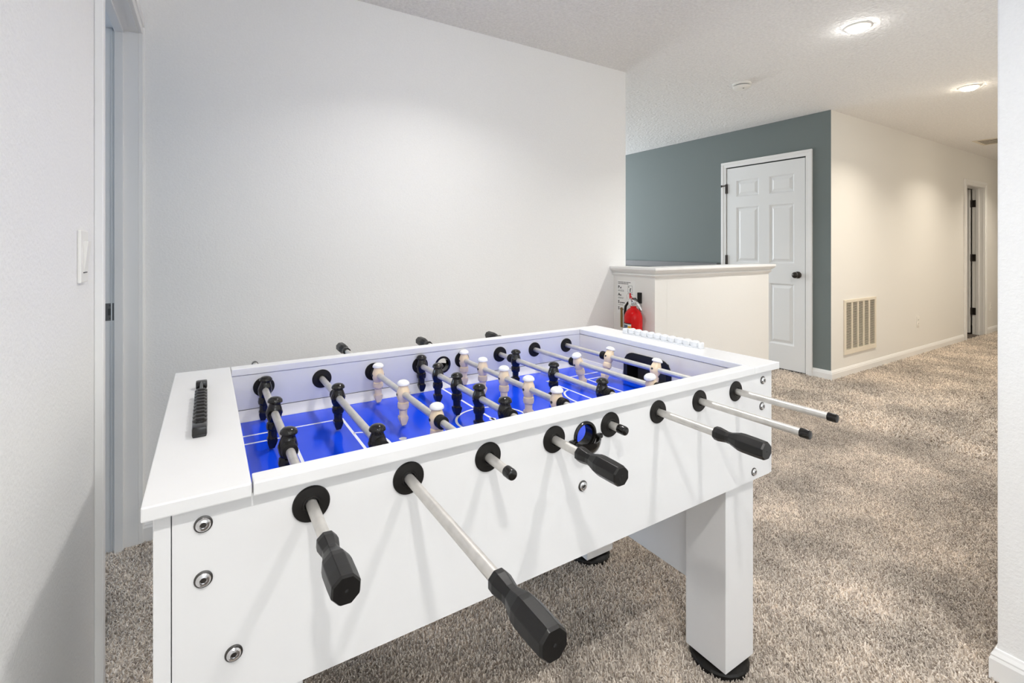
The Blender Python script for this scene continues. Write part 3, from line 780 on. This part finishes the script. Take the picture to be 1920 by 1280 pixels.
gauge = obj('pressure_gauge', bm, [M['chrome']], fe, True, at=(ex - 0.013, ey + 0.006, 0.836)); gauge.rotation_euler = (0, 0, PI)
bm = B()
cy, cz = ey + 0.040, 0.872
tube(bm, [(ex - 0.004, cy + 0.018 * math.cos(a), cz + 0.021 * math.sin(a)) for a in [2 * PI * i / 20 for i in range(20)]] + [(ex - 0.004, cy + 0.018, cz)], 0.0022, 6)
obj('pull_pin_ring', bm, M['chrome'], fe, True)
bm = B(); box(bm, ex - 0.006, ex + 0.0, ey + 0.020, ey + 0.030, 0.860, 0.895, 0.001); tube(bm, [(ex - 0.003, ey + 0.03, 0.888), (ex - 0.003, ey + 0.01, 0.866), (ex - 0.003, ey + 0.0, 0.852)], 0.0035, 6); obj('seal_tag', bm, M['red'], fe)
bm = B(); tube(bm, [(ex, ey + 0.024, 0.837), (ex, ey + 0.046, 0.832), (ex - 0.004, ey + 0.064, 0.806), (ex - 0.006, ey + 0.068, 0.770), (ex - 0.006, ey + 0.068, 0.62), (ex - 0.006, ey + 0.064, 0.53)], [0.007, 0.0075, 0.0085, 0.0085, 0.0085, 0.011], 10); obj('hose', bm, M['rubber'], fe, True)
def wrap(a0, a1, z0, z1, m, name, r=0.0586):
    bm = B(); n = 14
    f = lambda z: [(ex + r * math.cos(math.radians(a0 + (a1 - a0) * i / n)), ey + r * math.sin(math.radians(a0 + (a1 - a0) * i / n)), z) for i in range(n + 1)]
    loft(bm, [f(z0), f(z1)], 0, False, False, closed=False)
    return obj(name, bm, m, fe, True)
wrap(135, 210, 0.50, 0.704, M['label'], 'body_label')
wrap(148, 186, 0.670, 0.697, M['navy'], 'label_print', 0.0589); wrap(187, 209, 0.55, 0.692, M['yellow'], 'label_print', 0.0589); wrap(135, 210, 0.702, 0.709, M['ink'], 'label_print', 0.0589)
bm = B(); box(bm, 2.380, 2.389, ey - 0.010, ey + 0.010, 0.70, 0.818, 0.002); box(bm, ex + 0.012, 2.389, ey - 0.012, ey + 0.012, 0.806, 0.816, 0.001); obj('hanging_bracket', bm, M['chrome'], fe)
# tan strip beside the hose, black box beside the extinguisher
bm = B(); box(bm, 2.384, 2.3899, 2.376, 2.393, 0.648, 0.782, 0.001)
tag(obj('wall_strap', bm, M['tan']), 'narrow tan strap hanging on the half wall left of the red extinguisher', 'strap')
bm = B(); box(bm, 2.372, 2.3899, 2.204, 2.230, 0.826, 0.897, 0.003)
tag(obj('wall_clip', bm, M['rubber']), 'small black upright clip on the half wall right of the extinguisher handle', 'clip')
# instruction sign: flat print on a sheet
sg = thing('instruction_sign', 'white instruction sheet with bold black words above the red extinguisher', 'sign', (2.389, 2.34, 0.75))
bm = B(); box(bm, 2.3885, 2.3898, 2.262, 2.428, 0.742, 0.968); obj('sheet', bm, M['paper'], sg)
TXM = Matrix(((0, 0, -1, 0), (-1, 0, 0, 0), (0, 1, 0, 0), (0, 0, 0, 1)))
def text(body, y, z, size, bold=0.0):
    cu = bpy.data.curves.new('t', 'FONT'); cu.body = body; cu.size = size; cu.offset = bold; cu.resolution_u = 2
    o = bpy.data.objects.new('t', cu); COL.objects.link(o)
    me = bpy.data.meshes.new_from_object(o.evaluated_get(bpy.context.evaluated_depsgraph_get()))
    bpy.data.objects.remove(o)
    me.transform(Matrix.Translation((2.3883, y, z)) @ TXM)
    link('lettering', me, (M['ink'],), sg)
for a, rest, z in (('P', 'ull', 0.912), ('A', 'im', 0.862), ('S', 'queeze', 0.812), ('S', 'weep', 0.768)):
    text(a, 2.418, z, 0.026, 0.0012); text(rest, 2.402, z, 0.016, 0.0006)
random.seed(3)
def bars(name, y, z, length, h, gap=0.0022):
    bm = B(); p = y
    while p > y - length:
        wd = random.uniform(0.003, 0.011); box(bm, 2.3882, 2.3886, p - wd, p, z, z + h); p -= wd + gap
    obj(name, bm, M['ink'], sg)
bars('small_print', 2.418, 0.953, 0.105, 0.0045); bars('small_print', 2.418, 0.943, 0.085, 0.005)
for z in (0.899, 0.893, 0.849, 0.843, 0.799): bars('small_print', 2.418, z, 0.048, 0.0025)
bm = B()
for a, b, c, d in ((2.288, 2.328, 0.934, 0.9355), (2.288, 2.328, 0.888, 0.8895), (2.3265, 2.328, 0.888, 0.9355), (2.288, 2.2895, 0.888, 0.9355)): box(bm, 2.3882, 2.3886, a, b, c, d)
box(bm, 2.3882, 2.3886, 2.303, 2.310, 0.894, 0.914); box(bm, 2.3882, 2.3886, 2.298, 2.308, 0.913, 0.918); box(bm, 2.3882, 2.3886, 2.316, 2.322, 0.922, 0.930)
obj('pictogram', bm, M['ink'], sg)
bars('small_print', 2.330, 0.878, 0.04, 0.003)
